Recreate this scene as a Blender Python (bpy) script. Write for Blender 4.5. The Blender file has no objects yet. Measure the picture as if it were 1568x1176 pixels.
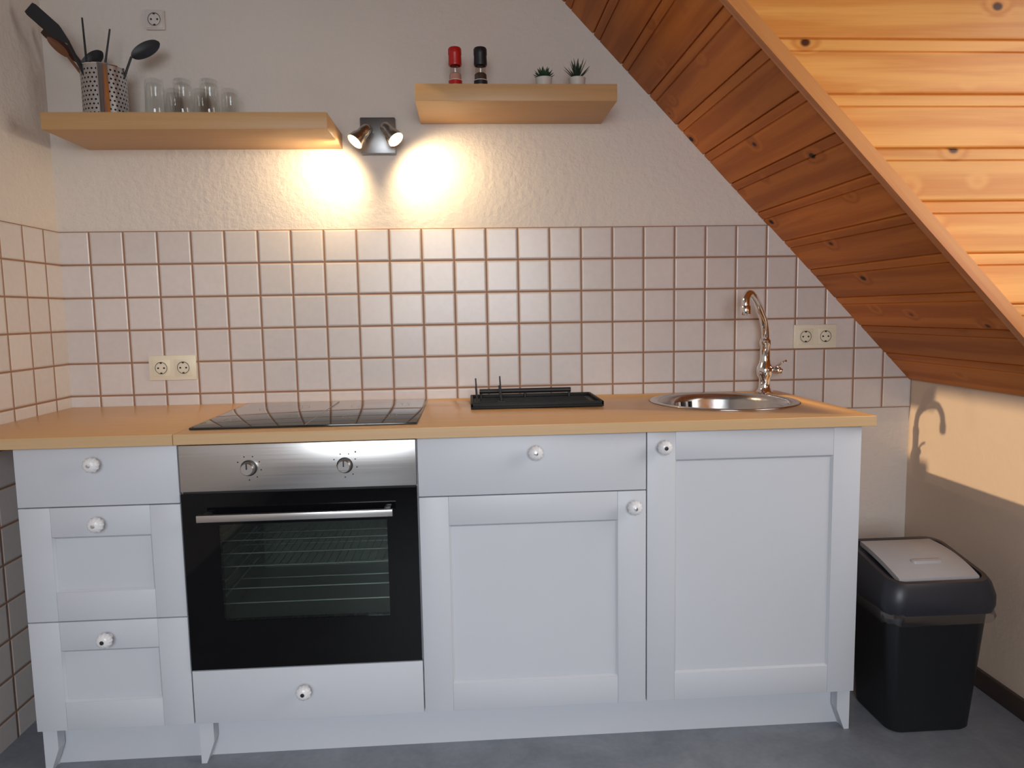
import bpy, bmesh, math, random
from mathutils import Vector, Matrix
random.seed(7)
scn=bpy.context.scene
COL=bpy.context.collection
# ------------------------------------------------------------ materials
class NT:
    def __init__(s,name):
        s.m=bpy.data.materials.new(name); s.m.use_nodes=True
        s.t=s.m.node_tree; s.n=s.t.nodes; s.l=s.t.links
        s.b=s.n['Principled BSDF']; s.out=s.n['Material Output']
    def add(s,typ,**kw):
        n=s.n.new(typ)
        for k,v in kw.items():
            if k.startswith('i_'):
                key=k[2:]; key=int(key) if key.isdigit() else key.replace('_',' ')
                n.inputs[key].default_value=v
            else: setattr(n,k,v)
        return n
    def link(s,a,b): s.l.new(a,b)
    def math(s,op,a,b=None,c=None):
        n=s.n.new('ShaderNodeMath'); n.operation=op
        for i,v in enumerate((a,b,c)):
            if v is None: continue
            if hasattr(v,'links'): s.link(v,n.inputs[i])
            else: n.inputs[i].default_value=v
        return n.outputs[0]
    def mix(s,f,a,b,mode='MIX'):
        n=s.n.new('ShaderNodeMix'); n.data_type='RGBA'; n.blend_type=mode
        for sock,v in ((n.inputs[0],f),(n.inputs[6],a),(n.inputs[7],b)):
            if hasattr(v,'links'): s.link(v,sock)
            else: sock.default_value=v
        return n.outputs[2]
    def bump(s,h,strength,dist=.01):
        n=s.add('ShaderNodeBump'); n.inputs['Strength'].default_value=strength; n.inputs['Distance'].default_value=dist
        s.link(h,n.inputs['Height']); s.link(n.outputs[0],s.b.inputs['Normal']); return n
def c4(c): return (c[0],c[1],c[2],1)
def srgb(r,g,b):
    f=lambda v:(v/255/12.92) if v/255<=.04045 else ((v/255+.055)/1.055)**2.4
    return (f(r),f(g),f(b))
def simple(name,col,rough=.5,metal=0,var=.04,scale=30,bump=0,spec=None,coat=0):
    t=NT(name); b=t.b
    tc=t.add('ShaderNodeTexCoord'); nz=t.add('ShaderNodeTexNoise',i_Scale=scale,i_Detail=3.)
    t.link(tc.outputs['Object'],nz.inputs['Vector'])
    a=[max(0,x*(1-var)) for x in col]; d=[min(1,x*(1+var)) for x in col]
    t.link(t.mix(nz.outputs['Fac'],c4(a),c4(d)),b.inputs['Base Color'])
    b.inputs['Roughness'].default_value=rough; b.inputs['Metallic'].default_value=metal
    if spec is not None: b.inputs['Specular IOR Level'].default_value=spec
    if coat: b.inputs['Coat Weight'].default_value=coat; b.inputs['Coat Roughness'].default_value=.08
    if bump: t.bump(nz.outputs['Fac'],bump,.002)
    return t.m
def plaster(name,col,strength=.5):
    t=NT(name); tc=t.add('ShaderNodeTexCoord')
    n1=t.add('ShaderNodeTexNoise',i_Scale=42.,i_Detail=4.,i_Roughness=.6); t.link(tc.outputs['Object'],n1.inputs['Vector'])
    n2=t.add('ShaderNodeTexNoise',i_Scale=2.5,i_Detail=2.); t.link(tc.outputs['Object'],n2.inputs['Vector'])
    t.link(t.mix(n2.outputs['Fac'],c4([x*.95 for x in col]),c4([min(1,x*1.04) for x in col])),t.b.inputs['Base Color'])
    t.b.inputs['Roughness'].default_value=.9
    t.bump(n1.outputs['Fac'],strength,.012); return t.m
def tiles(name,axis,off_u,off_v,pitch=.1068):
    t=NT(name); tc=t.add('ShaderNodeTexCoord'); sp=t.add('ShaderNodeSeparateXYZ'); t.link(tc.outputs['Object'],sp.inputs[0])
    cb=t.add('ShaderNodeCombineXYZ')
    t.link(t.math('SUBTRACT',sp.outputs[axis],off_u-20*pitch),cb.inputs[0]); t.link(t.math('SUBTRACT',sp.outputs[2],off_v-20*pitch),cb.inputs[1])
    def brick(ms,sm):
        br=t.add('ShaderNodeTexBrick',offset=0.,squash=1.); br.inputs['Scale'].default_value=1; br.inputs['Mortar Size'].default_value=ms
        br.inputs['Mortar Smooth'].default_value=sm; br.inputs['Brick Width'].default_value=pitch; br.inputs['Row Height'].default_value=pitch
        t.link(cb.outputs[0],br.inputs['Vector']); return br
    br=brick(.0040,.5)
    br.inputs['Color1'].default_value=c4(srgb(228,219,213)); br.inputs['Color2'].default_value=c4(srgb(218,209,204)); br.inputs['Mortar'].default_value=c4(srgb(162,122,96))
    nz=t.add('ShaderNodeTexNoise',i_Scale=60.,i_Detail=3.); t.link(tc.outputs['Object'],nz.inputs['Vector'])
    t.link(t.mix(.10,br.outputs['Color'],nz.outputs['Fac'],'MULTIPLY'),t.b.inputs['Base Color'])
    b2=brick(.008,1.)
    h=t.math('MULTIPLY',b2.outputs['Fac'],-1.); t.bump(h,.6,.004)
    t.link(t.math('MULTIPLY_ADD',br.outputs['Fac'],.5,.26),t.b.inputs['Roughness'])
    return t.m
def pine(name,base,dark,knotc,gl=.35,spec=.4,gmul=.9):
    t=NT(name); uv=t.add('ShaderNodeUVMap'); sp=t.add('ShaderNodeSeparateXYZ'); t.link(uv.outputs[0],sp.inputs[0])
    U,V=sp.outputs[0],sp.outputs[1]
    cb=t.add('ShaderNodeCombineXYZ'); t.link(t.math('MULTIPLY',U,.75),cb.inputs[0]); t.link(V,cb.inputs[1])
    vo=t.add('ShaderNodeTexVoronoi',i_Scale=7.5); t.link(cb.outputs[0],vo.inputs['Vector'])
    kd=vo.outputs['Distance']
    kn=t.add('ShaderNodeMapRange',interpolation_type='SMOOTHSTEP'); t.link(kd,kn.inputs[0]); kn.inputs[1].default_value=.05; kn.inputs[2].default_value=.10; kn.inputs[3].default_value=1; kn.inputs[4].default_value=0
    halo=t.add('ShaderNodeMapRange',interpolation_type='SMOOTHSTEP'); t.link(kd,halo.inputs[0]); halo.inputs[1].default_value=.03; halo.inputs[2].default_value=.28; halo.inputs[3].default_value=1; halo.inputs[4].default_value=0
    g=t.add('ShaderNodeCombineXYZ'); t.link(t.math('MULTIPLY',U,1.6),g.inputs[0]); t.link(t.math('MULTIPLY',V,26.),g.inputs[1])
    n1=t.add('ShaderNodeTexNoise',i_Scale=1.,i_Detail=4.,i_Distortion=.4); t.link(g.outputs[0],n1.inputs['Vector'])
    gg=t.math('ADD',t.math('MULTIPLY',V,75.),t.math('ADD',t.math('MULTIPLY',n1.outputs['Fac'],9.),t.math('MULTIPLY',halo.outputs[0],7.)))
    ring=t.math('MULTIPLY_ADD',t.math('SINE',gg),.5,.5)
    g2=t.add('ShaderNodeCombineXYZ'); t.link(t.math('MULTIPLY',U,5.),g2.inputs[0]); t.link(t.math('MULTIPLY',V,300.),g2.inputs[1])
    n2=t.add('ShaderNodeTexNoise',i_Scale=1.,i_Detail=3.); t.link(g2.outputs[0],n2.inputs['Vector'])
    f=t.math('ADD',t.math('MULTIPLY',ring,.6),t.math('MULTIPLY',n2.outputs['Fac'],.4))
    col=t.mix(f,c4(base),c4(dark))
    n3=t.add('ShaderNodeTexNoise',i_Scale=.9,i_Detail=1.); t.link(uv.outputs[0],n3.inputs['Vector'])
    tone=t.math('MULTIPLY_ADD',n3.outputs['Fac'],gmul,1-gmul*.5)
    cc=t.add('ShaderNodeCombineColor'); [t.link(tone,cc.inputs[i]) for i in range(3)]
    col=t.mix(1.,col,cc.outputs[0],'MULTIPLY')
    col=t.mix(t.math('MULTIPLY',halo.outputs[0],.4),col,c4(dark)); col=t.mix(kn.outputs[0],col,c4(knotc))
    t.link(col,t.b.inputs['Base Color']); t.b.inputs['Roughness'].default_value=gl; t.b.inputs['Specular IOR Level'].default_value=spec
    t.bump(f,.06,.003); return t.m
def beech(name,c1,c2,rough=.4,axis=0):
    t=NT(name); tc=t.add('ShaderNodeTexCoord'); mp=t.add('ShaderNodeMapping'); t.link(tc.outputs['Object'],mp.inputs[0])
    mp.inputs['Scale'].default_value=(3,90,90) if axis==0 else (90,3,90)
    n=t.add('ShaderNodeTexNoise',i_Scale=1.,i_Detail=4.,i_Distortion=.3); t.link(mp.outputs[0],n.inputs['Vector'])
    mp2=t.add('ShaderNodeMapping'); t.link(tc.outputs['Object'],mp2.inputs[0]); mp2.inputs['Scale'].default_value=(40,500,500)
    n2=t.add('ShaderNodeTexNoise',i_Scale=1.,i_Detail=1.); t.link(mp2.outputs[0],n2.inputs['Vector'])
    f=t.math('ADD',t.math('MULTIPLY',n.outputs['Fac'],.8),t.math('MULTIPLY',n2.outputs['Fac'],.2))
    t.link(t.mix(f,c4(c1),c4(c2)),t.b.inputs['Base Color']); t.b.inputs['Roughness'].default_value=rough
    return t.m
def glass(name,tint=(1,1,1),edge=.6,rough=.0,base=.04):
    t=NT(name); t.n.remove(t.b)
    tr=t.add('ShaderNodeBsdfTransparent'); tr.inputs[0].default_value=c4(tint)
    gl=t.add('ShaderNodeBsdfGlossy'); gl.inputs['Roughness'].default_value=rough; gl.inputs[0].default_value=(1,1,1,1)
    lw=t.add('ShaderNodeLayerWeight',i_Blend=.5)
    fac=t.math('MULTIPLY_ADD',t.math('POWER',lw.outputs['Facing'],4.),edge,base)
    mx=t.add('ShaderNodeMixShader'); t.link(fac,mx.inputs[0]); t.link(tr.outputs[0],mx.inputs[1]); t.link(gl.outputs[0],mx.inputs[2])
    t.link(mx.outputs[0],t.out.inputs[0]); return t.m
def emit(name,col,st):
    t=NT(name); t.b.inputs['Base Color'].default_value=c4(col); t.b.inputs['Emission Color'].default_value=c4(col); t.b.inputs['Emission Strength'].default_value=st; return t.m
def brushed(name,col,rough=.28,ax=(2,400,400)):
    t=NT(name); tc=t.add('ShaderNodeTexCoord'); mp=t.add('ShaderNodeMapping'); t.link(tc.outputs['Object'],mp.inputs[0]); mp.inputs['Scale'].default_value=ax
    n=t.add('ShaderNodeTexNoise',i_Scale=1.,i_Detail=2.); t.link(mp.outputs[0],n.inputs['Vector'])
    t.link(t.mix(n.outputs['Fac'],c4([x*.85 for x in col]),c4(col)),t.b.inputs['Base Color'])
    t.link(t.math('MULTIPLY_ADD',n.outputs['Fac'],.15,rough-.07),t.b.inputs['Roughness'])
    t.b.inputs['Metallic'].default_value=1; return t.m
M={}
M['wall']=plaster('plaster_white',srgb(226,216,206),.38)
M['wallR']=plaster('plaster_beige',srgb(214,192,172),.12)
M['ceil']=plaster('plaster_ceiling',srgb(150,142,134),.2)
M['tileB']=tiles('tiles_back',0,-.0763,1.4645)
M['tileL']=tiles('tiles_left',1,-.093,1.4645)
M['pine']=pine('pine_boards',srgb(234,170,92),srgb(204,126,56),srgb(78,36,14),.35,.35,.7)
M['pineShaded']=pine('pine_boards_slope_shaded',srgb(202,122,52),srgb(164,88,30),srgb(44,18,8),.45,.2)  # same pine as the cheek, with the slope's shade put into its colour
M['trimw']=pine('pine_trim',srgb(206,142,84),srgb(176,104,54),srgb(120,60,25),.3)
M['white']=simple('painted_white',srgb(200,203,209),.45,var=.012,scale=8)
M['whiteIn']=simple('carcass_white',srgb(200,200,205),.6,var=.01)
M['gap']=simple('shadow_gap',srgb(40,40,42),.9)
M['ctop']=beech('beech_counter',srgb(228,180,122),srgb(210,158,98),.33)
M['cedge']=beech('beech_edge',srgb(208,176,134),srgb(192,156,112),.4)
M['shelf']=beech('beech_shelf',srgb(206,166,116),srgb(188,144,94),.45)
M['steel']=brushed('brushed_steel',(.62,.6,.58),.3)
M['sink']=brushed('sink_steel',(.66,.64,.62),.2,(60,60,60))
M['chrome']=simple('chrome',(.85,.85,.86),.09,1,var=.02)
M['blackg']=simple('black_glass',(.004,.004,.005),.04,0,spec=.22)
M['hob']=simple('hob_glass',(.012,.014,.014),.05,0,spec=.7)
M['black']=simple('black_plastic',(.014,.014,.016),.45)
M['blackm']=simple('black_rubber',(.008,.009,.010),.55,spec=.3)
M['owin']=glass('oven_window_glass',(.7,.76,.72),.6,0,.03)
M['cavity']=simple('oven_enamel',(.17,.18,.165),.35)
M['rack']=simple('rack_wire',(.75,.75,.75),.3,1)
M['glass']=glass('clear_glass',(.96,.97,.965),.9,.0,.05)
M['socket']=simple('ivory_plastic',srgb(234,226,204),.35,var=.01)
M['socketW']=simple('white_plastic',srgb(218,208,200),.35,var=.01)
M['hole']=simple('dark_hole',(.02,.018,.015),.6)
M['knob']=simple('porcelain',srgb(228,227,228),.25,var=.02)
M['lampm']=brushed('lamp_nickel',(.5,.46,.40),.25)
M['lampb']=simple('lamp_plate',(.30,.29,.28),.35,1)
M['bulb']=emit('halogen_bulb',(1,.80,.50),14)
M['bin']=simple('bin_body_anthracite',srgb(26,28,32),.45,var=.08)
M['binr']=simple('bin_rim_navy',srgb(40,42,50),.4)
M['binl']=simple('bin_flap_grey',srgb(176,174,176),.4)
M['bag']=glass('bin_bag_film',(.75,.75,.78),.3,.25,.12)
M['red']=simple('red_cap',srgb(190,30,25),.35)
M['salt']=simple('pink_salt',srgb(205,150,130),.8,var=.3,scale=400)
M['pepper']=simple('peppercorns',srgb(70,50,40),.8,var=.6,scale=400)
M['label']=simple('paper_label',srgb(225,215,205),.6)
M['pot']=simple('pot_white',srgb(215,210,200),.5)
M['soil']=simple('soil',srgb(50,40,30),.9)
M['leaf']=simple('succulent_leaf',srgb(45,75,50),.5,var=.35,scale=60)
M['leafd']=simple('aloe_leaf',srgb(35,60,45),.5,var=.35,scale=60)
M['brown']=simple('brown_nylon',srgb(70,40,30),.5)
M['wood_ut']=simple('wood_utensil',srgb(120,75,45),.6,var=.1)
M['base']=simple('baseboard_dark',srgb(70,58,52),.5)
M['frame']=simple('window_frame_white',srgb(230,230,228),.4)
def floor_mat():
    t=NT('vinyl_floor_bluegrey'); tc=t.add('ShaderNodeTexCoord')
    n=t.add('ShaderNodeTexNoise',i_Scale=5.,i_Detail=6.,i_Roughness=.65,i_Distortion=.6); t.link(tc.outputs['Object'],n.inputs['Vector'])
    n2=t.add('ShaderNodeTexNoise',i_Scale=60.,i_Detail=3.); t.link(tc.outputs['Object'],n2.inputs['Vector'])
    c=t.mix(n.outputs['Fac'],c4(srgb(96,102,112)),c4(srgb(166,170,178)))
    c=t.mix(.25,c,n2.outputs['Fac'],'MULTIPLY'); t.link(c,t.b.inputs['Base Color']); t.b.inputs['Roughness'].default_value=.45; return t.m
M['floor']=floor_mat()
def perf():
    t=NT('perforated_steel'); uv=t.add('ShaderNodeUVMap'); sp=t.add('ShaderNodeSeparateXYZ'); t.link(uv.outputs[0],sp.inputs[0])
    u=t.math('MULTIPLY',sp.outputs[0],1/.0125); v=t.math('MULTIPLY',sp.outputs[1],1/.0125)
    row=t.math('FLOOR',v); u2=t.math('ADD',u,t.math('MULTIPLY',t.math('MODULO',row,2.),.5))
    fu=t.math('SUBTRACT',t.math('FRACT',u2),.5); fv=t.math('SUBTRACT',t.math('FRACT',v),.5)
    d=t.math('SQRT',t.math('ADD',t.math('MULTIPLY',fu,fu),t.math('MULTIPLY',fv,fv)))
    hole=t.math('LESS_THAN',d,.24)
    inz=t.math('MULTIPLY',t.math('GREATER_THAN',sp.outputs[1],.012),t.math('LESS_THAN',sp.outputs[1],.148))
    hole=t.math('MULTIPLY',hole,inz)
    cc=t.mix(hole,(.56,.56,.57,1),(.02,.02,.02,1)); t.link(cc,t.b.inputs['Base Color']); t.b.inputs['Metallic'].default_value=.9; t.b.inputs['Roughness'].default_value=.32
    return t.m
M['perf']=perf()
# ------------------------------------------------------------ geometry helpers
def group(name,loc):
    e=bpy.data.objects.new(name,None); e.empty_display_size=.05; e.location=loc; COL.objects.link(e); return e
def finish(bm,name,mats,parent=None,smooth=None):
    bmesh.ops.recalc_face_normals(bm,faces=bm.faces)
    if smooth is not None:
        for f in bm.faces: f.smooth=True
        for e in bm.edges:
            if len(e.link_faces)==2 and e.calc_face_angle(0)>math.radians(smooth): e.smooth=False
    me=bpy.data.meshes.new(name); bm.to_mesh(me); bm.free()
    if not isinstance(mats,(list,tuple)): mats=[mats]
    for m in mats: me.materials.append(m)
    o=bpy.data.objects.new(name,me); COL.objects.link(o)
    if parent: o.parent=parent; o.matrix_parent_inverse=Matrix.Translation(-Vector(parent.location))
    return o
def addbox(bm,lo,hi,bevel=0,mi=0,seg=2):
    r=bmesh.ops.create_cube(bm,size=1); vs=r['verts']
    for v in vs: v.co=Vector([lo[i]+(v.co[i]+.5)*(hi[i]-lo[i]) for i in range(3)])
    fs=set(f for v in vs for f in v.link_faces)
    for f in fs: f.material_index=mi
    if bevel:
        es=list(set(e for v in vs for e in v.link_edges))
        rr=bmesh.ops.bevel(bm,geom=es,offset=bevel,segments=seg,affect='EDGES',profile=.5)
        for f in rr['faces']: f.material_index=mi
def box(name,lo,hi,mat,parent=None,bevel=0):
    bm=bmesh.new(); addbox(bm,lo,hi,bevel); return finish(bm,name,mat,parent,40 if bevel else None)
def addlathe(bm,prof,M4=Matrix(),seg=32,mi=0,closed=False,uv=None):
    rings=[]
    for r,z in prof:
        if r<1e-6: rings.append([bm.verts.new(M4@Vector((0,0,z)))])
        else: rings.append([bm.verts.new(M4@Vector((r*math.cos(2*math.pi*i/seg),r*math.sin(2*math.pi*i/seg),z))) for i in range(seg)])
    for a,b in zip(rings,rings[1:]):
        for i in range(seg):
            j=(i+1)%seg
            if len(a)==1 and len(b)==1: continue
            if len(a)==1: f=bm.faces.new((a[0],b[i],b[j]))
            elif len(b)==1: f=bm.faces.new((a[i],a[j],b[0]))
            else: f=bm.faces.new((a[i],a[j],b[j],b[i]))
            f.material_index=mi
def lathe(name,prof,loc,mat,parent=None,seg=32,dirv=(0,0,1),smooth=35):
    bm=bmesh.new(); q=Vector((0,0,1)).rotation_difference(Vector(dirv).normalized())
    addlathe(bm,prof,Matrix.Translation(loc)@q.to_matrix().to_4x4(),seg); return finish(bm,name,mat,parent,smooth)
def catmull(P,n=8):
    P=[Vector(p) for p in P]; out=[]
    for i in range(len(P)-1):
        a=P[max(0,i-1)];b=P[i];c=P[i+1];d=P[min(len(P)-1,i+2)]
        for k in range(n):
            t=k/n; out.append(.5*((2*b)+(c-a)*t+(2*a-5*b+4*c-d)*t*t+(3*b-a-3*c+d)*t**3))
    out.append(P[-1]); return out
def addtube(bm,P,rad,seg=12,mi=0,flat=None):
    P=[Vector(p) for p in P]; n=len(P); R=rad if isinstance(rad,(list,tuple)) else [rad]*n
    if len(R)!=n: R=[R[min(len(R)-1,int(i/(n-1)*(len(R)-1)+.5))] for i in range(n)]
    t0=(P[1]-P[0]).normalized(); up=Vector((0,0,1)) if abs(t0.z)<.9 else Vector((1,0,0))
    a=t0.cross(up).normalized(); rings=[]
    for i in range(n):
        t=(P[min(n-1,i+1)]-P[max(0,i-1)]).normalized(); a=(a-t*a.dot(t)).normalized(); b=t.cross(a)
        rings.append([bm.verts.new(P[i]+R[i]*(math.cos(2*math.pi*k/seg)*a+math.sin(2*math.pi*k/seg)*b)) for k in range(seg)])
    for A,B in zip(rings,rings[1:]):
        for k in range(seg):
            f=bm.faces.new((A[k],A[(k+1)%seg],B[(k+1)%seg],B[k])); f.material_index=mi
    for r in (rings[0],rings[-1]):
        f=bm.faces.new(r); f.material_index=mi
def tube(name,P,rad,mat,parent=None,seg=12):
    bm=bmesh.new(); addtube(bm,P,rad,seg); return finish(bm,name,mat,parent,45)
def prism(name,poly,ax,lo,hi,mat,parent=None):
    """poly 2-D in the two other axes, extruded along ax"""
    bm=bmesh.new(); o=[i for i in range(3) if i!=ax]
    def mk(p,v):
        c=[0,0,0]; c[o[0]],c[o[1]]=p; c[ax]=v; return bm.verts.new(c)
    A=[mk(p,lo) for p in poly]; B=[mk(p,hi) for p in poly]
    bm.faces.new(A); bm.faces.new(B)
    for i in range(len(poly)): j=(i+1)%len(poly); bm.faces.new((A[i],A[j],B[j],B[i]))
    return finish(bm,name,mat,parent)
def wall_with_hole(name,ax,pos,thick,u0,u1,z0,z1,hu0,hu1,hz0,hz1,mat):
    bm=bmesh.new()
    for a,b,c,d in ((u0,hu0,z0,z1),(hu1,u1,z0,z1),(hu0,hu1,z0,hz0),(hu0,hu1,hz1,z1)):
        if ax==0: addbox(bm,(pos,a,c),(pos+thick,b,d))
        else: addbox(bm,(a,pos,c),(b,pos+thick,d))
    return finish(bm,name,mat)
# ------------------------------------------------------------ room
XW=-.176; XK=2.70; ZC=2.7; YF=-4.2; XD=3.15
SL=lambda X: 2.194-1.04*(X-1.48)
XT=1.48+(2.194-ZC)/1.04
YC=-.712
box('floor',(XW-.1,YF-.1,-.1),(XK+.1,.1,0),M['floor'])
box('wall_back',(XW-.1,0,0),(XD+.1,.1,ZC),M['wall'])
wall_with_hole('wall_left',0,XW-.1,.1,YF,0,0,ZC,-.83,-.20,2.22,2.60,M['wall'])  # unseen opening added high up, sized to shape the sun patch
wall_with_hole('wall_front',1,YF-.1,.1,XW-.1,XD+.1,0,ZC,.3,1.9,.9,2.2,M['wall'])
box('wall_right',(XK,YF,0),(XK+.1,0,SL(XK)),M['wallR'])
box('ceiling',(XW-.1,YF-.1,ZC),(XD+.1,.1,ZC+.1),M['ceil'])
# tile slabs
prism('wall_back_tiles',[(XW,.824),(XK-.001,.824),(XK-.001,SL(XK)-.006),(1.48+(2.194-1.4645)/1.04-.006,1.4645),(XW,1.4645)],1,-.007,0,M['tileB'])
box('wall_left_tiles',(XW,-1.9,0),(XW+.007,-.007,1.4645),M['tileL'])
# boards
PITCH=.135
def boards(name,length,along0,along1,fn,mat,clip=None,pitch=PITCH,gd=.008):
    """fn(s,h,a)->xyz ; boards stacked along s"""
    prof=[(0,-gd),(.0015,-gd*.9),(.004,-.001),(.006,0),(pitch-.034,0),(pitch-.032,-gd*.5),(pitch-.029,-gd*.5),(pitch-.027,0),(pitch-.006,0),(pitch-.004,-.001),(pitch-.0015,-gd*.9),(pitch,-gd)]
    bm=bmesh.new(); uv=bm.loops.layers.uv.new('UVMap'); n=math.ceil(length/pitch)
    for k in range(n):
        off=k*3.37; offu=random.random()*20
        pts=[(s+k*pitch,h) for s,h in prof if s+k*pitch<=length+1e-6]
        for (s0,h0),(s1,h1) in zip(pts,pts[1:]):
            a0,a1=along0,along1
            if clip: a0=clip(s0); a0b=clip(s1)
            else: a0b=a0
            vs=[bm.verts.new(fn(s0,h0,a0)),bm.verts.new(fn(s0,h0,a1)),bm.verts.new(fn(s1,h1,a1)),bm.verts.new(fn(s1,h1,a0b))]
            f=bm.faces.new(vs)
            for lp,(uu,vv) in zip(f.loops,((a0,s0),(a1,s0),(a1,s1),(a0b,s1))): lp[uv].uv=(uu+offu,vv+off)
    bmesh.ops.remove_doubles(bm,verts=bm.verts,dist=1e-6)
    me=bpy.data.meshes.new(name); bm.to_mesh(me); bm.free(); me.materials.append(mat)
    o=bpy.data.objects.new(name,me); COL.objects.link(o)
    sm=o.modifiers.new('th','SOLIDIFY'); sm.thickness=.004; sm.offset=0
    return o
LS=(XK-XT)*math.sqrt(1+1.04**2); sx=1/math.sqrt(1+1.04**2); sz=-1.04*sx
nx,nz=-1.04*sx,-sx
def slopefn(s,h,a):
    s=LS-s
    return (XT+sx*s+nx*(h+.006),a,ZC+sz*s+nz*(h+.006))
boards('ceiling_slope',LS,YC,-.001,slopefn,M['pineShaded'])
boards('ceiling_slope_front',LS,YF,-2.3,slopefn,M['pineShaded'])
# dormer cheeks (horizontal boards)
def cheek(name,y,sg):
    z0=SL(XK)
    def fn(s,h,a): return (a,y+sg*(h+.006),z0+s)
    def clip(s): return max(XT,1.48+(2.194-(z0+s))/1.04)
    boards(name,ZC-z0,0,XD,fn,M['pine'],clip,pitch=.128)
cheek('wall_dormer_cheek',YC+.02,-1)
cheek('wall_dormer_cheek_front',-2.32,1)
box('wall_dormer_sill',(XK,-2.3,SL(XK)-.05),(XD+.1,YC+.02,SL(XK)),M['frame'])
wall_with_hole('wall_dormer',0,XD,.1,-2.32,YC+.03,SL(XK),ZC,-2.1,-.86,1.1,2.35,M['ceil'])
def strip(name,y0,y1,h0,h1,mat):
    bm=bmesh.new(); uv=bm.loops.layers.uv.new('UVMap')
    def P(s,h,y): return Vector((XT+sx*s+nx*h,y,ZC+sz*s+nz*h))
    vs=[[bm.verts.new(P(s,h,y)) for h,y in ((h0,y0),(h1,y0),(h1,y1),(h0,y1))] for s in (0,LS-.0)]
    for k in range(4):
        f=bm.faces.new((vs[0][k],vs[0][(k+1)%4],vs[1][(k+1)%4],vs[1][k]))
        for lp,q in zip(f.loops,((0,k*.03),(0,k*.03+.03),(LS,k*.03+.03),(LS,k*.03))): lp[uv].uv=q
    bm.faces.new(vs[0]); bm.faces.new(vs[1]); return finish(bm,name,mat)
strip('trim_1',YC-.022,YC+.004,-.020,.012,M['trimw'])
strip('trim_2',-2.30,-2.28,-.03,.014,M['trimw'])
# baseboards
box('baseboard_right',(XK-.014,YF,0),(XK,-.001,.06),M['base'],bevel=.003)
box('baseboard_back',(2.2,-.014,0),(XK-.015,0,.06),M['base'],bevel=.003)
# window frames
def winframe(name,ax,pos,u0,u1,z0,z1,t=.05,mid=True):
    bm=bmesh.new()
    um=(u0+u1)/2
    L=[(u0,u0+t,z0,z1),(u1-t,u1,z0,z1),(u0+t,u1-t,z0,z0+t),(u0+t,u1-t,z1-t,z1)]
    if mid: L.append((um-.03,um+.03,z0+t,z1-t))
    for a,b,c,d in L:
        if ax==0: addbox(bm,(pos-.03,a,c),(pos+.03,b,d),.004)
        else: addbox(bm,(a,pos-.03,c),(b,pos+.03,d),.004)
    return finish(bm,name,M['frame'],None,40)
winframe('window_1',1,YF-.05,.3,1.9,.9,2.2)
winframe('window_2',0,XD+.05,-2.1,-.86,1.1,2.35)
winframe('sun_opening_frame',0,XW-.05,-.83,-.20,2.22,2.60,.012,False)  # unseen frame around the opening added for the sun patch
# ------------------------------------------------------------ kitchen cabinets
FY=-.6055; FT=.018; DT=.865; DB=.120; XR=2.184; G=.0015
def panel_flat(name,x0,x1,z0,z1,par):
    return box(name,(x0+G,FY,z0+G),(x1-G,FY+FT,z1-G),M['white'],par,.0012)
def panel_shaker(name,x0,x1,z0,z1,par,w=.076,rec=.007):
    x0+=G;x1-=G;z0+=G;z1-=G
    bm=bmesh.new(); y=FY; b=.0012
    addbox(bm,(x0,y,z0),(x0+w,y+FT,z1),b); addbox(bm,(x1-w,y,z0),(x1,y+FT,z1),b)
    addbox(bm,(x0+w,y+.0004,z0),(x1-w,y+FT,z0+w),b); addbox(bm,(x0+w,y+.0004,z1-w),(x1-w,y+FT,z1),b)
    addbox(bm,(x0+w-.003,y+rec,z0+w-.003),(x1-w+.003,y+FT-.001,z1-w+.003))
    def q(a,b_,c,d):
        bm.faces.new([bm.verts.new(v) for v in (a,b_,c,d)])
    m=.005; yo=y+.0008; yi=y+rec-.0003
    X0,X1,Z0,Z1=x0+w,x1-w,z0+w,z1-w
    q((X0,yo,Z0),(X1,yo,Z0),(X1-m,yi,Z0+m),(X0+m,yi,Z0+m)); q((X0,yo,Z1),(X1,yo,Z1),(X1-m,yi,Z1-m),(X0+m,yi,Z1-m))
    q((X0,yo,Z0),(X0,yo,Z1),(X0+m,yi,Z1-m),(X0+m,yi,Z0+m)); q((X1,yo,Z0),(X1,yo,Z1),(X1-m,yi,Z1-m),(X1-m,yi,Z0+m))
    return finish(bm,name,M['white'],par,40)
def carcass(x0,x1,par):
    t=.016; z0,z1=DB,DT; y0=FY+FT+.002
    box('side_panel_a',(x0+.0005,y0,z0),(x0+t,-.01,z1),M['whiteIn'],par)
    box('side_panel_b',(x1-t,y0,z0),(x1-.0005,-.01,z1),M['whiteIn'],par)
    box('bottom_panel',(x0+t,y0,z0),(x1-t,-.01,z0+t),M['whiteIn'],par)
    box('back_panel',(x0+t,-.02,z0+t),(x1-t,-.01,z1),M['whiteIn'],par)
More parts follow.
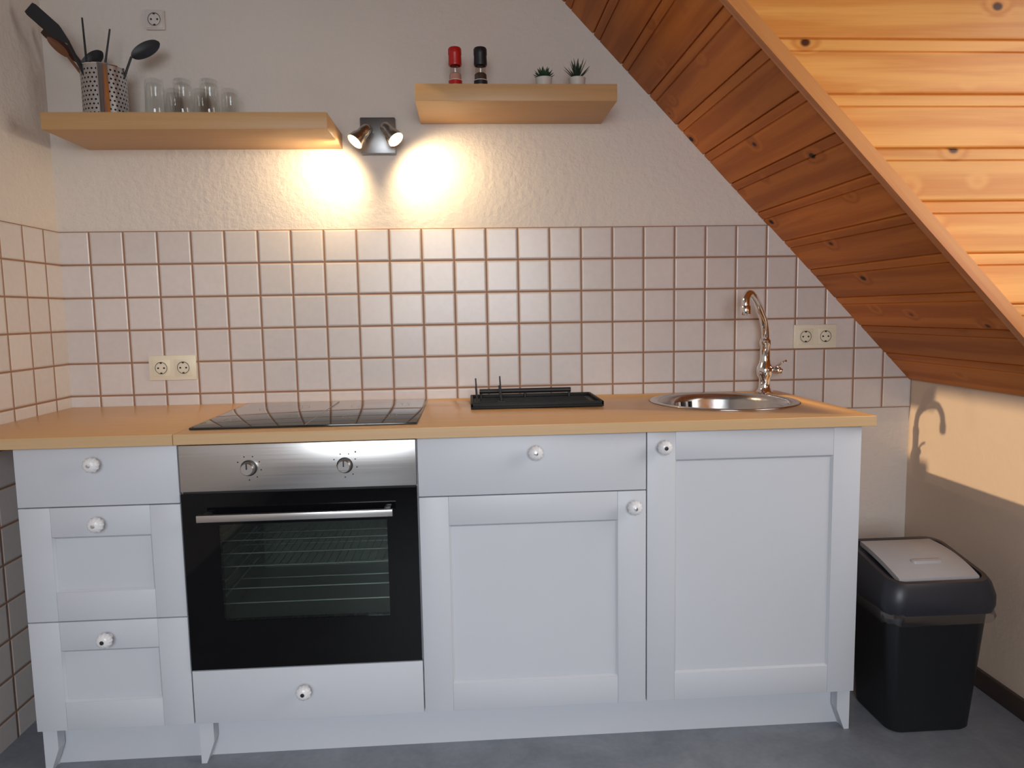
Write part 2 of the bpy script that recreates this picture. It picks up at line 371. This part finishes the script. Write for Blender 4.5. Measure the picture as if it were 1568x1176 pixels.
def knob(x,z,par,cap=False):
    g=par
    prof=[(0,0),(.009,0),(.0085,.004),(.006,.008),(.0065,.012),(.014,.015),(.0185,.021),(.0195,.027),(.0175,.033),(.012,.0375),(.005,.0395),(0,.0395)]
    seg=36; bm=bmesh.new(); q=Vector((0,0,1)).rotation_difference(Vector((0,-1,0)))
    M4=Matrix.Translation((x,FY,z))@q.to_matrix().to_4x4(); rings=[]
    for r,h in prof:
        if r==0: rings.append([bm.verts.new(M4@Vector((0,0,h)))]); continue
        amp=.0011 if r>.011 else 0
        rings.append([bm.verts.new(M4@Vector(((r+amp*math.cos(12*2*math.pi*i/seg))*math.cos(2*math.pi*i/seg),(r+amp*math.cos(12*2*math.pi*i/seg))*math.sin(2*math.pi*i/seg),h))) for i in range(seg)])
    for a,b in zip(rings,rings[1:]):
        for i in range(seg):
            j=(i+1)%seg
            if len(a)==1: bm.faces.new((a[0],b[i],b[j]))
            elif len(b)==1: bm.faces.new((a[i],a[j],b[0]))
            else: bm.faces.new((a[i],a[j],b[j],b[i]))
    finish(bm,'knob',M['knob'],g,60)
    lathe('knob_screw',[(0,0),(.0055,0),(.005,.0015),(.002,.0022),(0,.0022)],(x,FY-.039,z),M['rack'] if not cap else M['black'],g,16,(0,-1,0))
def leg(x,dirn,par):
    w=.036; y0,y1=FY+.018,FY+.05
    prism('foot',[(x,0),(x+dirn*.014,0),(x+dirn*w,.06),(x+dirn*w,DB),(x,DB)],1,y0,y1,M['white'],par)
    xa,xb=sorted((x,x+dirn*.016)); box('foot_side',(xa,y1,0),(xb,-.05,DB),M['white'],par)
PY=FY+.055
c1=group('drawer_cabinet',(.2,-.3,0)); carcass(0,.4,c1)
panel_flat('drawer_front_top',0,.4,.713,DT,c1); panel_shaker('drawer_front_middle',0,.4,.414,.713,c1); panel_shaker('drawer_front_bottom',0,.4,DB,.414,c1)
knob(.2,.824,c1); knob(.2,.672,c1); knob(.2,.371,c1,True)
leg(.004,1,c1); box('plinth',(.02,PY,.0),(.396,PY+.016,DB),M['white'],c1)
c2=group('oven_cabinet',(.7,-.3,0)); carcass(.4,1.0,c2)
panel_flat('drawer_front',.4,1.0,DB,.267,c2); knob(.69,.207,c2,True)
leg(.404,1,c2); box('plinth',(.42,PY,0),(1.0,PY+.016,DB),M['white'],c2)
box('oven_shelf',(.417,FY+FT+.004,.245),(.983,-.02,.261),M['whiteIn'],c2)
c3=group('door_cabinet',(1.3,-.3,0)); carcass(1.0,1.6,c3)
panel_flat('drawer_front',1.0,1.6,.709,DT,c3); panel_shaker('door',1.0,1.6,DB,.709,c3)
knob(1.305,.822,c3); knob(1.563,.669,c3); box('plinth',(1.0,PY,0),(1.6,PY+.016,DB),M['white'],c3)
c4_=group('sink_cabinet',(1.9,-.3,0)); carcass(1.6,XR,c4_)
panel_shaker('door',1.6,XR,DB,DT,c4_); knob(1.642,.826,c4_,True)
leg(XR-.002,-1,c4_); box('plinth',(1.6,PY,0),(XR-.018,PY+.016,DB),M['white'],c4_)
# ------------------------------------------------------------ countertop
ct=group('countertop',(1.0,-.3,.88)); CT=.895; CB=.867
SX,SY,SR=1.93,-.255,.225
box('slab_left',(XW+.008,-.628,CB),(.3993,-.008,CT),M['ctop'],ct,.0015)
slab=box('slab_right',(.4007,-.628,CB),(2.209,-.008,CT),M['ctop'],ct,.0015)
cut=lathe('cutter',[(0,.8),(SR-.012,.8),(SR-.012,1.0),(0,1.0)],(SX,SY,0),M['ctop'],None,64)
bo=slab.modifiers.new('b','BOOLEAN'); bo.operation='DIFFERENCE'; bo.object=cut; bo.solver='EXACT'
dg=bpy.context.evaluated_depsgraph_get(); nm=bpy.data.meshes.new_from_object(slab.evaluated_get(dg)); slab.modifiers.clear(); slab.data=nm
bpy.data.objects.remove(cut)
box('edge_band_left',(XW+.008,-.6292,CB+.001),(.3990,-.6281,CT-.0015),M['cedge'],ct)
box('edge_band_right',(.401,-.6292,CB+.001),(2.2085,-.6281,CT-.0015),M['cedge'],ct)
# ------------------------------------------------------------ oven
ov=group('built_in_oven',(.7,-.4,.27)); OX0,OX1=.4025,.9975; OY=FY-.002
box('control_panel',(OX0,OY,.742),(OX1,OY+.02,.862),M['steel'],ov,.0015)
wx0,wx1,wz0,wz1=.492,.918,.398,.655
bm=bmesh.new()
for a,b,c,d in ((OX0,wx0,.270,.736),(wx1,OX1,.270,.736),(wx0,wx1,.270,wz0),(wx0,wx1,wz1,.736)): addbox(bm,(a,OY-.001,c),(b,OY+.02,d))
finish(bm,'door_glass_frame',M['blackg'],ov)
box('door_window',(wx0,OY,wz0),(wx1,OY+.003,wz1),M['owin'],ov)
bm=bmesh.new(); t=.006
for lo,hi in (((.46,OY+.025,.36),(.94,-.12,.366)),((.46,OY+.025,.69),(.94,-.12,.696)),((.454,OY+.025,.36),(.46,-.12,.696)),((.94,OY+.025,.36),(.946,-.12,.696)),((.454,-.12,.36),(.946,-.114,.696))): addbox(bm,lo,hi)
finish(bm,'oven_cavity',M['cavity'],ov)
bm=bmesh.new()
for zz in (.60,.565,.53,.47,.43):
    for y in (OY+.04,OY+.22): addtube(bm,[(.465,y,zz),(.935,y,zz)],.0022,8)
for k in range(22):
    x=.48+k*.0209; addtube(bm,[(x,OY+.04,.53),(x,OY+.4,.53)],.0014,6)
for xx in (.466,.934):
    for zz in (.60,.565,.53,.47,.43): addtube(bm,[(xx,OY+.04,zz),(xx,OY+.4,zz)],.003,6)
finish(bm,'oven_racks',M['rack'],ov,45)
bm=bmesh.new(); addbox(bm,(.453,OY-.045,.674),(.938,OY-.033,.692),.0015)
addbox(bm,(.462,OY-.034,.677),(.478,OY,.689),.001); addbox(bm,(.913,OY-.034,.677),(.929,OY,.689),.001)
finish(bm,'door_handle',M['steel'],ov,40)
for x in (.575,.816):
    lathe('dial_ring',[(0,0),(.0205,0),(.0205,.002),(.019,.003),(0,.003)],(x,OY,.800),M['black'],ov,32,(0,-1,0))
    lathe('dial',[(0,0),(.0175,0),(.0165,.014),(.0145,.017),(0,.017)],(x,OY-.003,.800),M['steel'],ov,32,(0,-1,0))
    box('dial_mark',(x-.0015,OY-.0215,.800),(x+.0015,OY-.0195,.815),M['black'],ov)
bm=bmesh.new()
for x in (.575,.816):
    for k in range(7):
        a=math.radians(-60+k*40)
        px,pz=x+.031*math.sin(a),.800+.031*math.cos(a)
        addbox(bm,(px-.0015,OY-.0006,pz-.0015),(px+.0015,OY+.001,pz+.0015))
addbox(bm,(.842,OY-.0006,.832),(.846,OY+.001,.836))
finish(bm,'dial_symbols',M['black'],ov)
box('vent_slot',(OX0+.004,OY+.004,.7362),(OX1-.004,OY+.018,.7418),M['gap'],ov)
# ------------------------------------------------------------ hob
hb=group('ceramic_hob',(.71,-.31,CT)); 
box('glass_plate',(.418,-.572,CT+.0005),(1.0,-.068,CT+.0065),M['hob'],hb,.002)
bm=bmesh.new()
for x,y,r in ((.565,-.44,.10),(.565,-.19,.075),(.86,-.44,.075),(.86,-.19,.09)):
    for rr in (r,r-.02):
        ring=[];n=64
        for i in range(n):
            a=2*math.pi*i/n; ring.append((bm.verts.new((x+rr*math.cos(a),y+rr*math.sin(a),CT+.0068)),bm.verts.new((x+(rr-.0012)*math.cos(a),y+(rr-.0012)*math.sin(a),CT+.0068))))
        for i in range(n):
            j=(i+1)%n; bm.faces.new((ring[i][0],ring[j][0],ring[j][1],ring[i][1]))
addbox(bm,(.711,-.57,CT+.0066),(.7125,-.07,CT+.0069))
finish(bm,'cooking_zone_marks',simple('zone_print',(.35,.35,.35),.3),hb)
# ------------------------------------------------------------ dish drainer (black)
dr=group('dish_drainer',(1.34,-.18,CT)); x0,x1,y0,y1=1.142,1.543,-.315,-.075
bm=bmesh.new(); addbox(bm,(x0,y0,CT+.001),(x1,y1,CT+.008),.002)
for a in ((x0,y0,x1,y0+.009),(x0,y1-.009,x1,y1),(x0,y0,x0+.009,y1),(x1-.009,y0,x1,y1)): addbox(bm,(a[0],a[1],CT+.004),(a[2],a[3],CT+.018),.003)
for k in range(5): 
    yy=y0+.035+k*.036; addbox(bm,(x0+.03,yy,CT+.006),(x1-.03,yy+.008,CT+.012),.0015)
finish(bm,'tray',M['blackm'],dr,40)
bm=bmesh.new()
addtube(bm,[(x0+.03,y1-.02,CT+.030),(x1-.07,y1-.02,CT+.030)],.008,12)
for xx in (x0+.035,x1-.075,x0+.18): addtube(bm,[(xx,y1-.02,CT+.008),(xx,y1-.02,CT+.032)],.004,8)
for xx,yy,h in ((1.163,-.22,.085),(1.238,-.22,.09)):
    addtube(bm,[(xx,yy,CT+.006),(xx-.004,yy+.004,CT+h)],[.0032,.0022],8); addtube(bm,[(xx-.012,yy,CT+.01),(xx+.012,yy,CT+.01)],.004,8)
    addtube(bm,[(xx,yy+.07,CT+.006),(xx-.004,yy+.074,CT+h*.6)],[.0028,.002],8)
finish(bm,'rack_prongs',M['black'],dr,45)
# ------------------------------------------------------------ sink
sk=group('round_kitchen_sink',(SX,SY,CT))
prof=[(SR,CT+.0008),(SR-.002,CT+.003),(SR-.012,CT+.0042),(SR-.022,CT+.002),(SR-.030,CT-.004),(SR-.036,CT-.02),(SR-.045,CT-.10),(SR-.062,CT-.137),(SR-.09,CT-.148),(.05,CT-.155),(.045,CT-.158)]
o=lathe('bowl',prof,(SX,SY,0),M['sink'],sk,72,smooth=60)
sm=o.modifiers.new('t','SOLIDIFY'); sm.thickness=.001; sm.offset=-1
lathe('drain',[(.046,CT-.158),(.044,CT-.160),(.03,CT-.163),(.012,CT-.160),(0,CT-.160)],(SX,SY,0),M['chrome'],sk,40)
bm=bmesh.new(); ang=math.radians(112); 
rx=SR-.040
def op(a,z,dr_=0): return Vector((SX+(rx-dr_)*math.cos(a),SY+(rx-dr_)*math.sin(a),z))
for k in range(4):
    a=ang+(k-1.5)*.085
    addtube(bm,[op(a,CT-.022,.001),op(a,CT-.052,.004)],.0045,8,mi=k%2)
finish(bm,'overflow',[M['hole'],M['socketW']],sk,45)
# ------------------------------------------------------------ tap
tp=group('kitchen_tap',(2.135,-.085,CT)); TX,TY=2.135,-.085
lathe('tap_body',[(0,0),(.028,0),(.028,.006),(.022,.012),(.0185,.02),(.0185,.05),(.025,.06),(.027,.075),(.025,.09),(.019,.1),(.0165,.115),(.0165,.16),(.0185,.165),(.0185,.178),(.013,.185),(0,.186)],(TX,TY,CT+.0008),M['chrome'],tp,36)
P=catmull([(TX,TY,CT+.17),(TX-.001,TY-.001,CT+.205),(TX-.012,TY-.012,CT+.245),(TX-.045,TY-.05,CT+.290),(TX-.085,TY-.10,CT+.325),(TX-.108,TY-.125,CT+.333),(TX-.126,TY-.145,CT+.318),(TX-.129,TY-.150,CT+.29)],8)
tube('spout',P,.0125,M['chrome'],tp,18)
lathe('aerator',[(0,0),(.0145,0),(.016,.003),(.016,.026),(.0135,.03),(0,.03)],(TX-.129,TY-.150,CT+.266),M['chrome'],tp,24)
P=catmull([(TX+.018,TY-.004,CT+.078),(TX+.035,TY-.012,CT+.08),(TX+.052,TY-.022,CT+.075)],5); tube('lever',P,[.011,.013,.009],M['chrome'],tp,14)
P=catmull([(TX+.03,TY-.01,CT+.086),(TX+.045,TY-.03,CT+.105),(TX+.05,TY-.05,CT+.112)],5); tube('lever_pin',P,.004,M['chrome'],tp,10)
# ------------------------------------------------------------ sockets
def socket(name,x,z,y,n,mat,w=.08,h=.082):
    g=group(name,(x,y,z)); W=w*n*.95 if n>1 else w
    box('frame',(x-W/2,y-.009,z-h/2),(x+W/2,y-.0003,z+h/2),mat,g,.003)
    for k in range(n):
        cx=x+(k-(n-1)/2)*.071
        s=.0275 if n>1 else .026
        box('insert',(cx-s,y-.0115,z-s),(cx+s,y-.0085,z+s),mat,g,.0012)
        lathe('cup',[(.0235,.0005),(.0225,.0022),(.0205,.0022),(.0195,-.002),(.0185,-.0005),(0,-.0005)],(cx,y-.0115,z),mat,g,36,(0,-1,0))
        lathe('cup_shadow',[(.0198,0),(.0182,.0006)],(cx,y-.0117,z),M['hole'],g,36,(0,-1,0))
        bm=bmesh.new()
        for dx in (-.0095,.0095): addlathe(bm,[(0,0),(.003,0),(.003,.0008),(0,.0008)],Matrix.Translation((cx+dx,y-.0118,z))@Matrix.Rotation(math.pi/2,4,'X'),12)
        for dz in (-.0165,.0165): addbox(bm,(cx-.003,y-.0132,z+dz-.002),(cx+.003,y-.0115,z+dz+.002))
        finish(bm,'pin_holes',M['hole'],g)
socket('wall_socket',.164,1.019,-.007,2,M['socket'])
socket('wall_socket.001',2.342,1.081,-.007,2,M['socket'])
socket('wall_socket.002',.175,2.12,0,1,M['socketW'],.06,.06)
# ------------------------------------------------------------ shelves
def shelf(name,x0,x1,z0,z1):
    bm=bmesh.new(); addbox(bm,(x0,-.26,z0),(x1,-.0005,z1),.0012); return finish(bm,name,M['shelf'],None,40)
shelf('wall_shelf',-.058,.744,1.722,1.770); shelf('wall_shelf.001',1.0,1.597,1.801,1.850)
ZL,ZR=1.7705,1.8505
# utensil holder
HX,HY,HR,HH=.062,-.125,.062,.160
g=group('utensil_holder',(HX,HY,ZL)); bm=bmesh.new(); uv=bm.loops.layers.uv.new('UVMap'); n=64
for i in range(n):
    a0,a1=2*math.pi*i/n,2*math.pi*(i+1)/n
    vs=[bm.verts.new((HX+HR*math.cos(a),HY+HR*math.sin(a),ZL+z)) for a,z in ((a0,0),(a1,0),(a1,HH),(a0,HH))]
    f=bm.faces.new(vs); f.smooth=True
    for lp,q in zip(f.loops,((a0*HR,0),(a1*HR,0),(a1*HR,HH),(a0*HR,HH))): lp[uv].uv=q
bmesh.ops.remove_doubles(bm,verts=bm.verts,dist=1e-6)
me=bpy.data.meshes.new('h'); bm.to_mesh(me); bm.free(); me.materials.append(M['perf'])
o=bpy.data.objects.new('perforated_wall',me); COL.objects.link(o); o.parent=g; o.matrix_parent_inverse=Matrix.Translation(-Vector(g.location))
lathe('rim',[(HR-.001,HH-.004),(HR+.002,HH-.003),(HR+.002,HH),(HR,HH+.0015),(HR-.001,HH)],(HX,HY,ZL),M['chrome'],g,48)
lathe('base',[(0,.0005),(HR,.0005),(HR+.001,.008),(HR-.002,.008),(HR-.004,.003),(0,.003)],(HX,HY,ZL),M['steel'],g,48)
bm=bmesh.new()
for i in range(9):
    a=math.radians(-82+i*3); b=a+math.radians(3)
    bm.faces.new([bm.verts.new((HX+(HR+.0006)*math.cos(q),HY+(HR+.0006)*math.sin(q),ZL+z)) for q,z in ((a,.008),(b,.008),(b,HH-.004),(a,HH-.004))])
finish(bm,'seam_band',M['chrome'],g,60)
def upx(px,py,y=-.125): return Vector((.062+(px-152)/522,y,1.770+(187-py)/522))
def utensil(name,foot,neck,tip,hw,hl,mat,thick=.0025,r=.0045,shape='oval'):
    g=group(name,foot); foot,neck,tip=Vector(foot),Vector(neck),Vector(tip)
    bm=bmesh.new(); addtube(bm,[foot,foot.lerp(neck,.5),neck],[r*1.0,r*.9,r*.8],10)
    d=(tip-neck).normalized(); view=Vector((0,1,0)); side=d.cross(view).normalized(); nrm=side.cross(d).normalized()
    L=(tip-neck).length; N=14; rows=[]
    for i in range(N+1):
        t=i/N
        if shape=='oval': w=hw*math.sqrt(max(0.02,1-(2*t-1)**2)); cup=.35*hw*(1-(2*t-1)**2)
        elif shape=='flat': w=hw*min(1,.25+t*2.2)*(1 if t<.95 else .85); cup=0
        else: w=hw*min(1,.3+t*1.6); cup=0
        p=neck+d*L*t
        rows.append([bm.verts.new(p+side*w*s+nrm*(cup*(1-s*s)+e)) for e in (0,thick) for s in (-1,-.5,0,.5,1)])
    for A,B in zip(rows,rows[1:]):
        for k in range(4):
            bm.faces.new((A[k],A[k+1],B[k+1],B[k])); bm.faces.new((A[5+k],A[6+k],B[6+k],B[5+k]))
        bm.faces.new((A[0],B[0],B[5],A[5])); bm.faces.new((A[4],B[4],B[9],A[9]))
    for R_ in (rows[0],rows[-1]):
        for k in range(4): bm.faces.new((R_[k],R_[k+1],R_[6+k],R_[5+k]))
    finish(bm,'body',mat,g,50)
zb=ZL+.006
utensil('spatula',(HX+.02,HY-.045,zb),upx(115,72,-.175),upx(62,22,-.18),.020,.1,M['black'],.003,.006,'flat')
utensil('pan_turner',(HX+.02,HY+.040,zb),upx(108,88,-.072),upx(50,33,-.07),.014,.1,M['brown'],.003,.0055,'flat')
utensil('wooden_spoon',(HX+.035,HY,zb),upx(100,84,-.125),upx(72,56,-.13),.012,.1,M['wood_ut'],.004,.005,'oval')
utensil('ladle',(HX-.02,HY+.02,zb),upx(112,98,-.10),upx(146,72,-.10),.022,.1,M['black'],.003,.005,'oval')
utensil('serving_spoon',(HX+.01,HY-.01,zb),upx(196,84,-.125),upx(240,62,-.125),.022,.1,M['black'],.003,.0042,'oval')
for i,(fx,a,b) in enumerate(((.0,(135,100),(133,32)),(.01,(150,104),(163,40)))):
    yy=(-.155,-.112)[i]
    p=upx(*b,y=yy); q=upx(*a,y=yy); q0=Vector((q.x-(p.x-q.x)*1.0,yy,zb))
    tube('skewer' if i==0 else 'skewer.001',[q0,q,p],[.0035,.0035,.0026],M['black'],None,8)
# glasses
def tumbler(i,x,y):
    r=.029; h=.115
    lathe('drinking_glass' if i==0 else 'drinking_glass.%03d'%i,[(r,0.0005),(r+.0006,.002),(r-.0015,h*.5),(r-.002,h-.018),(r-.003,h-.004),(r-.006,h),(0,h),(0,h-.011),(r-.008,h-.012),(r-.005,h-.022),(r-.004,h*.5),(r-.0022,.001),(r,0.0005)],(x,y,ZL),M['glass'],None,40)
for i,(x,y) in enumerate(((.226,-.17),(.307,-.17),(.384,-.17),(.245,-.075),(.329,-.075),(.414,-.075))): tumbler(i,x,y)
# spice grinders
def grinder(name,x,y,cap,fill):
    g=group(name,(x,y,ZR))
    lathe('jar',[(0,.0005),(.019,.0005),(.0205,.003),(.0205,.085),(.016,.094),(.0155,.098)],(x,y,ZR),M['glass'],g,32)
    lathe('contents',[(0,.003),(.0185,.003),(.0185,.062),(.014,.066),(0,.064)],(x,y,ZR),fill,g,24)
    lathe('label',[(.0209,.012),(.0209,.045)],(x,y,ZR),M['label'],g,32)
    lathe('label_band',[(.0211,.030),(.0211,.043)],(x,y,ZR),cap,g,32)
    lathe('cap',[(.016,.088),(.0195,.089),(.0205,.094),(.0195,.118),(.0205,.121),(.0205,.137),(.018,.141),(0,.141)],(x,y,ZR),cap,g,28)
grinder('spice_grinder',1.118,-.14,M['red'],M['salt']); grinder('spice_grinder.001',1.196,-.14,M['black'],M['pepper'])
# succulents
def addleaf(bm,base,d,L,w,mi=0,curl=.25):
    d=Vector(d).normalized(); up=Vector((0,0,1)); side=d.cross(up)
    side=side.normalized() if side.length>1e-3 else Vector((1,0,0)); nrm=side.cross(d).normalized()
    N=6; rows=[]
    for i in range(N+1):
        t=i/N; ww=w*(1-t)**.6*(.6+1.2*t if t<.33 else 1); p=Vector(base)+d*L*t+up*curl*L*t*t
        rows.append([bm.verts.new(p+side*ww),bm.verts.new(p-nrm*ww*.5),bm.verts.new(p-side*ww),bm.verts.new(p+nrm*ww*.25)])
    for A,B in zip(rows,rows[1:]):
        for k in range(4): bm.faces.new((A[k],A[(k+1)%4],B[(k+1)%4],B[k]))
    bm.faces.new(rows[0])
def plant(name,x,y,kind):
    g=group(name,(x,y,ZR))
    lathe('pot',[(0,.0005),(.02,.0005),(.022,.003),(.0255,.048),(.0265,.052),(.0235,.052),(.022,.044),(0,.044)],(x,y,ZR),M['pot'],g,32)
    lathe('soil',[(0,.046),(.0225,.046)],(x,y,ZR),M['soil'],g,24)
    bm=bmesh.new()
    rnd=random.Random(3 if kind else 5)
    if kind==0:
        for ring,(n,el,L,w) in enumerate(((10,14,.036,.008),(9,36,.036,.008),(7,60,.034,.007),(4,80,.028,.006))):
            for k in range(n):
                a=2*math.pi*(k+.5*ring)/n+rnd.uniform(-.1,.1); e=math.radians(el)
                addleaf(bm,(x,y,ZR+.05),(math.cos(a)*math.cos(e),math.sin(a)*math.cos(e),math.sin(e)),L,w,curl=.15)
    else:
        for n,el,L,w in ((9,38,.055,.0055),(8,60,.064,.0055),(5,80,.060,.005)):
            for k in range(n):
                a=2*math.pi*k/n+rnd.uniform(-.25,.25); e=math.radians(el+rnd.uniform(-8,8))
                addleaf(bm,(x,y,ZR+.047),(math.cos(a)*math.cos(e),math.sin(a)*math.cos(e),math.sin(e)),L*rnd.uniform(.8,1.1),w,curl=.05)
    finish(bm,'leaves',M['leaf'] if kind==0 else M['leafd'],g,50)
plant('potted_succulent',1.392,-.14,0); plant('potted_aloe',1.496,-.14,1)
# ------------------------------------------------------------ spot lamp
LX,LZ=.862,1.760
g=group('wall_spotlight',(LX,0,LZ))
box('mounting_plate',(LX-.057,-.022,LZ-.058),(LX+.057,-.0005,LZ+.058),M['lampb'],g,.004)
def head(cx,cz,dx):
    base=Vector((LX+dx*.02,-.022,LZ+.015)); pc=Vector((cx,-.085,cz)); d=Vector((dx*.62,-.42,-.80)).normalized()
    tube('arm',[base,Vector((base.x+dx*.004,-.06,LZ+.022)),pc-d*.012],.005,M['lampm'],g,12)
    lathe('spot_head',[(0,-.036),(.012,-.036),(.016,-.030),(.018,-.012),(.0185,.0),(.024,.012),(.0275,.03),(.0275,.034),(.0255,.034),(.0245,.028)],pc,M['lampm'],g,32,d)
    lathe('bulb_face',[(0,.0285),(.0243,.0285)],pc,M['bulb'],g,32,d)
    L=bpy.data.lights.new('spot_bulb','SPOT'); L.energy=7.5; L.color=(1,.76,.44); L.spot_size=math.radians(145); L.spot_blend=1; L.shadow_soft_size=.02
    o=bpy.data.objects.new('spot_bulb',L); COL.objects.link(o); o.parent=g; o.matrix_parent_inverse=Matrix.Translation(-Vector(g.location))
    o.location=pc+d*.045+Vector((dx*.02,-.015,-.01)); o.rotation_euler=Vector((dx*.85,.60,-.95)).to_track_quat('-Z','Y').to_euler()
head(LX-.045,LZ-.012,-1); head(LX+.045,LZ-.006,1)
# ------------------------------------------------------------ swing-lid bin
BX,BY=2.400,-.525
g=group('swing_lid_bin',(BX,BY,0))
def rrect(cx,cy,w,d,r,z,n=6):
    out=[]
    for sx_,sy_,a0 in ((1,1,0),(-1,1,90),(-1,-1,180),(1,-1,270)):
        for k in range(n+1):
            a=math.radians(a0+90*k/n); out.append(Vector((cx+sx_*(w/2-r)+r*math.cos(a),cy+sy_*(d/2-r)+r*math.sin(a),z)))
    return out
def loft(name,rings,mat,par,cap0=True,cap1=True,smooth=40):
    bm=bmesh.new(); R=[[bm.verts.new(p) for p in r] for r in rings]
    for A,B in zip(R,R[1:]):
        for k in range(len(A)): bm.faces.new((A[k],A[(k+1)%len(A)],B[(k+1)%len(B)],B[k]))
    if cap0: bm.faces.new(R[0])
    if cap1: bm.faces.new(R[-1])
    return finish(bm,name,mat,par,smooth)
loft('body',[rrect(BX,BY,.230,.19,.035,.001),rrect(BX,BY,.240,.20,.035,.008),rrect(BX,BY,.287,.25,.04,.355),rrect(BX,BY,.30,.262,.04,.362),rrect(BX,BY,.30,.262,.04,.372)],M['bin'],g)
def tilt(ring,f):  # raise rear
    return [Vector((p.x,p.y,p.z+f*(p.y-(BY-.14)))) for p in ring]
loft('lid_rim',[rrect(BX,BY,.310,.272,.045,.352),rrect(BX,BY,.322,.284,.05,.372),tilt(rrect(BX,BY,.322,.284,.05,.395),.10),tilt(rrect(BX,BY,.305,.268,.05,.425),.16),tilt(rrect(BX,BY,.285,.25,.045,.437),.18),tilt(rrect(BX,BY,.262,.226,.035,.437),.18),tilt(rrect(BX,BY,.258,.222,.035,.428),.18)],M['binr'],g)
bm=bmesh.new(); N=14; W,D=.236,.208
gr=[]
for j in range(N+1):
    row=[]
    for i in range(N+1):
        u=i/N*2-1; v=j/N*2-1
        x=BX+u*W/2*(1-.04*v*v-.03*(v+1)); y=BY+v*D/2
        z=.440+.18*(y-(BY-.14))+.020*(1-v*v)*(1-.5*u*u)
        row.append(bm.verts.new((x,y,z)))
    gr.append(row)
for j in range(N):
    for i in range(N): bm.faces.new((gr[j][i],gr[j][i+1],gr[j+1][i+1],gr[j+1][i]))
r=bmesh.ops.extrude_face_region(bm,geom=bm.faces[:]); 
for v in r['geom']:
    if isinstance(v,bmesh.types.BMVert): v.co.z-=.014
finish(bm,'swing_flap',M['binl'],g,50)
loft('flap_grip',[rrect(BX,BY-.045,.09,.026,.012,.466),rrect(BX,BY-.045,.086,.022,.0105,.4755),rrect(BX,BY-.045,.076,.012,.0055,.4775)],M['binl'],g)
rb=random.Random(2); rings=[]
for z,e in ((.368,.0),(.352,.018),(.340,.020),(.330,.016)):
    rings.append([p+Vector((rb.uniform(-.003,.003),rb.uniform(-.003,.003),rb.uniform(-.006,.006))) for p in rrect(BX,BY,.300+e,.262+e,.045,z,8)])
loft('bin_bag_edge',rings,M['bag'],g,False,False,30)
# ------------------------------------------------------------ lights
def area(name,loc,dirv,sx_,sy_,e,col,spread=180):
    L=bpy.data.lights.new(name,'AREA'); L.shape='RECTANGLE'; L.size=sx_; L.size_y=sy_; L.energy=e; L.color=col; L.spread=math.radians(spread)
    o=bpy.data.objects.new(name,L); COL.objects.link(o); o.location=loc; o.rotation_euler=Vector(dirv).to_track_quat('-Z','Z').to_euler(); return o
area('daylight_window_1',(1.1,YF+.03,1.55),(0,1,-.44),1.5,1.2,25,(.87,.935,1.0),100)
area('daylight_window_2',(XD-.03,-1.48,1.62),(-1,.0,-.42),1.15,1.1,15,(1,.94,.84),150)
S=bpy.data.lights.new('sun','SUN'); S.energy=2.5; S.angle=math.radians(.8); S.color=(1,.74,.44)
o=bpy.data.objects.new('sun',S); COL.objects.link(o); o.rotation_euler=Vector((2.7,.2,-1.55)).to_track_quat('-Z','Y').to_euler()
w=bpy.data.worlds.new('world'); scn.world=w; w.use_nodes=True; w.node_tree.nodes['Background'].inputs[0].default_value=(.55,.7,1,1); w.node_tree.nodes['Background'].inputs[1].default_value=.6
# ------------------------------------------------------------ camera
yaw,pitch,roll=.0605,-.1001,-.0172
cy_,sy_=math.cos(yaw),math.sin(yaw); cp,sp=math.cos(pitch),math.sin(pitch)
f=Vector((sy_*cp,cy_*cp,sp)); r=Vector((cy_,-sy_,0)); u=r.cross(f)
r2=math.cos(roll)*r+math.sin(roll)*u; u2=-math.sin(roll)*r+math.cos(roll)*u
cam=bpy.data.cameras.new('camera'); co=bpy.data.objects.new('camera',cam); COL.objects.link(co)
mw=Matrix.Identity(4)
for i in range(3): mw[i][0]=r2[i]; mw[i][1]=u2[i]; mw[i][2]=-f[i]
mw[0][3],mw[1][3],mw[2][3]=1.1378,-2.4327,1.1826
co.matrix_world=mw; cam.sensor_width=36; cam.lens=36*1095.18/1568; cam.clip_start=.02
scn.camera=co
scn.view_settings.view_transform='Standard'
scn.view_settings.exposure=0
